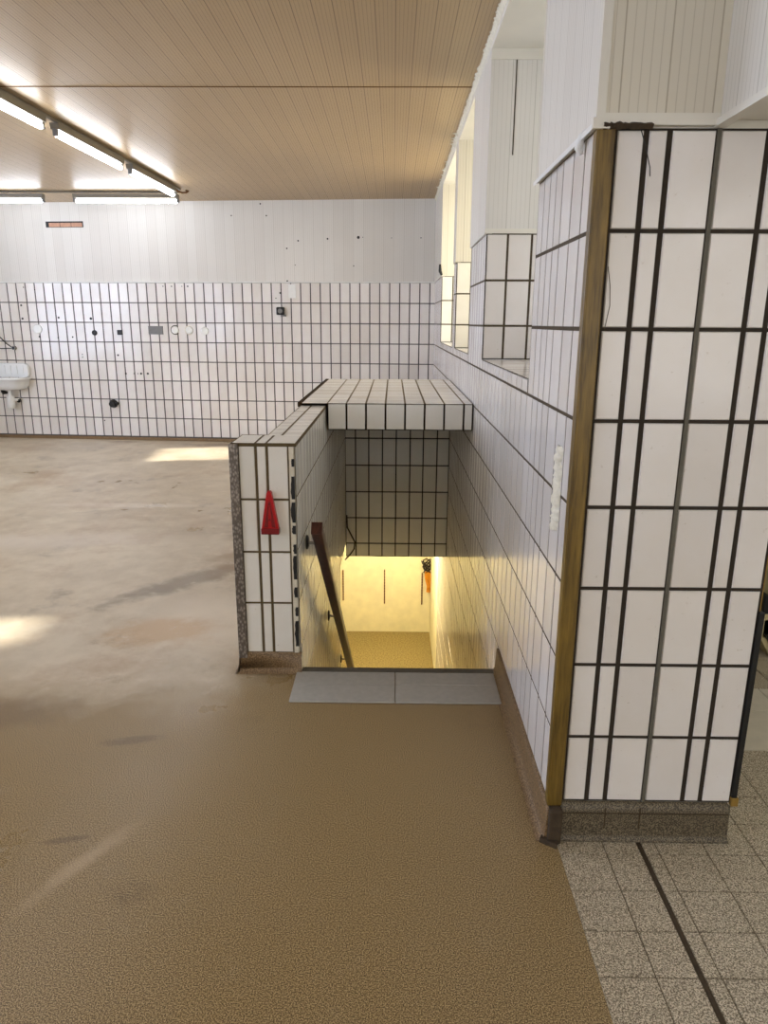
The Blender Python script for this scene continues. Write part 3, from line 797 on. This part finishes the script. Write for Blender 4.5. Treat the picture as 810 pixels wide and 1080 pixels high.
mb = MB('greyp'); mb.tube([bp(-1.445, .053, 1.772), bp(-1.445, .058, 1.772)], .03, 16); mb.build('socket_ring', jb)
mb = MB('greyp'); mb.box((-1.44, 0, 1.705), (-1.375, 0, 1.724)); mb.v = [bp(v[0], .004 + (.03 if i % 4 < 2 else 0), v[2]) for i, v in enumerate(mb.v)]; mb.build('lower_flap', jb)
mb = MB('white'); mb.box((-1.335, 0, 1.93), (-1.24, 0, 2.10)); mb.v = [bp(v[0], .004 + (.006 if i % 4 < 2 else 0), v[2]) for i, v in enumerate(mb.v)]
tag(mb.build('blanking_plate', loc=bp(-1.29, 0, 2.0), bevel=.002), 'pale cover plate just below the boards, right above the black socket box', 'plate')
mb = MB('black'); mb.box((-3.63, 0, 1.462), (-3.56, 0, 1.525)); mb.v = [bp(v[0], .004 + (.02 if i % 4 < 2 else 0), v[2]) for i, v in enumerate(mb.v)]
tag(mb.build('wall_anchor', loc=bp(-3.595, 0, 1.49), bevel=.006), 'small black square anchor on the tiles left of the grey plate', 'anchor')
disc('wall_anchor', -3.942, 1.487, .034, 'black', .02, 'small black round anchor left of the black square one', 'anchor')
mb = MB('black'); mb.tube([bp(-3.77, 0, .56), bp(-3.77, .03, .56), bp(-3.775, .07, .555)], [.058, .055, .04], 14)
mb.tube([bp(-3.755, .03, .57), bp(-3.70, .04, .565)], .022, 10)
tag(mb.build('pipe_stub', loc=bp(-3.77, 0, .56)), 'black drain stub low on the back wall right of the basin', 'pipe')
# vent slot
vx0, vx1, vz0, vz1 = -4.45, -3.955, 2.79, 2.862
vs = thing('vent_slot', bp(-4.2, 0, 2.8), 'narrow open slot with bare bricks high on the white boards at left', 'vent')
def bbox(mb, x0, x1, z0, z1, d0, d1, mi=0):
    k = len(mb.v); mb.box((x0, 0, z0), (x1, 1, z1), mi)
    mb.v[k:] = [bp(v[0], d0 + (d1 - d0) * v[1], v[2]) for v in mb.v[k:]]
mb = MB('black'); bbox(mb, vx0, vx1, vz0, vz1, .003, .008); mb.build('recess', vs)
for i in range(3):
    mb = MB('brick'); w = (vx1 - vx0 - .05) / 3; a = vx0 + .045 + i * w; bbox(mb, a, a + w - .008, vz0 + .006, vz1 - .018, .006, .014); mb.build('brick', vs)
# drill holes
def hole(x, z, r):
    mb = MB('black'); mb.tube([bp(x, .002, z), bp(x, .0075 if z < ZTOP else .0065, z)], r, 8); q = mb.build('drill_hole', wall_back)
for x, z, r in ((-2.03, 2.915, .012), (-1.586, 2.912, .013), (-1.658, 3.049, .014), (-1.195, 2.617, .015), (-.825, 2.638, .016), (-.44, 2.653, .026), (-.385, 2.655, .008), (-.029, 2.645, .008), (.333, 2.644, .010), (-1.341, 2.528, .014), (-1.239, 2.331, .009), (-.501, 2.319, .011), (-1.347, 2.138, .016),
        (-4.911, 1.833, .018), (-4.914, 1.664, .020), (-4.415, 1.678, .018), (-3.975, 1.668, .024), (-4.707, 1.433, .018), (-4.45, 1.42, .012), (-4.25, 1.43, .014), (-4.142, 1.204, .010), (-4.142, 1.17, .010), (-3.65, 1.20, .018),
        (-3.564, .961, .018), (-3.45, .962, .012), (-3.40, .962, .010), (-3.355, .963, .020), (-3.263, .964, .020), (-1.443, 1.994, .016), (-2.97, 2.074, .010), (-2.857, 2.074, .012), (-2.72, 2.074, .009), (-2.644, 2.074, .014), (-3.92, .33, .012), (-4.85, 2.06, .010), (-4.70, 2.03, .010), (-1.5, 1.93, .010)):
    hole(x, z, r * .7)

# ---- small cable on the pier beside the far niche
mb = MB('black'); mb.tube([(X0 - .004, 8.02, 2.13), (X0 - .02, 8.03, 2.17), (X0 - .02, 8.04, 2.24)], [.012, .018, .014], 8)
tag(mb.build('cable_end', loc=(X0, 8.03, 2.13)), 'black cable end at the top of the tiles by the far window niche', 'cable')

# ---- cable and fittings in the stairwell and basement
mb = MB('grout'); pts = [(-.419, 6.385, -.10), (-.415, 6.382, -.22), (-.37, 6.38, -.31), (-.345, 6.38, -.36), (-.352, 6.38, -.43), (-.40, 6.385, -.50), (-.44, 6.42, -.55)]
mb.tube(pts, .007, 8); tag(mb.build('loose_cable', loc=(-.4, 6.38, -.3)), 'bent brown cable in the left corner of the dark tiled header', 'cable')
for x, z0, z1, lb in ((-.637, -1.95, -1.52, 'rusty vertical shelf rail on the basement wall beside the handrail'), (-.088, -1.99, -1.51, 'rusty vertical shelf rail in the middle of the basement wall'), (.409, -2.0, -1.55, 'rusty vertical shelf rail on the basement wall below the orange strap')):
    mb = MB('rust')
    n = 12
    for k in range(n):
        a = z0 + (z1 - z0) * k / n; mb.box((x - .008, 8.846, a), (x + .008, 8.862, a + (z1 - z0) / n * .72))
    mb.box((x - .005, 8.853, z0), (x + .005, 8.862, z1))
    tag(mb.build('shelf_rail', loc=(x, 8.86, z0)), lb, 'shelf rail', 'shelf rails on the basement wall')
sp = thing('hanging_strap', (.48, 8.8, -1.5), 'orange strap with a dark tangle of cord hanging on the basement wall', 'strap')
mb = MB('grout_dark'); rnd = random.Random(9)
for k in range(7):
    a = Vector((.475 + rnd.uniform(-.04, .03), 8.82, -1.44 + rnd.uniform(-.05, .05)))
    mb.tube([a + Vector((.055 * math.cos(t * 1.05 + k), -.02 * rnd.random(), .06 * math.sin(t * 1.05 + k * 2))) for t in range(7)], .008, 6)
mb.build('cord_tangle', sp)
mb = MB('orange'); mb.bar([(.462, 8.82, -1.52), (.468, 8.80, -1.60), (.486, 8.79, -1.72), (.492, 8.80, -1.80)], .05, .03); mb.bar([(.50, 8.83, -1.52), (.508, 8.81, -1.66), (.50, 8.80, -1.80)], .03, .02)
tag(mb.build('strap', sp), 'orange webbing')
bl = thing('basement_lamp', (-.15, 7.6, -.62), 'warm bulkhead lamp under the basement ceiling', 'lamp')
mb = MB('white'); mb.tube([(-.15, 7.6, -.46), (-.15, 7.6, -.50)], .09, 20); mb.build('base', bl)
mb = MB('bulb'); g = []
for i in range(9):
    a = math.pi * i / 8; g.append((-.15, 7.6, -.56 + .075 * math.cos(a)))
mb.tube([(q[0], q[1], q[2]) for q in g], [.001 + .075 * math.sin(math.pi * i / 8) for i in range(9)], 16, caps=False); mb.build('globe', bl)
ld = bpy.data.lights.new('basement_bulb', 'POINT'); ld.energy = BASEMENT; ld.color = (1, .87, .57); ld.shadow_soft_size = .08
lo = bpy.data.objects.new('basement_bulb', ld); C.objects.link(lo); lo.location = (-.15, 7.6, -.70)

for o in bpy.data.objects:
    if '_w' in o.keys(): del o['_w']
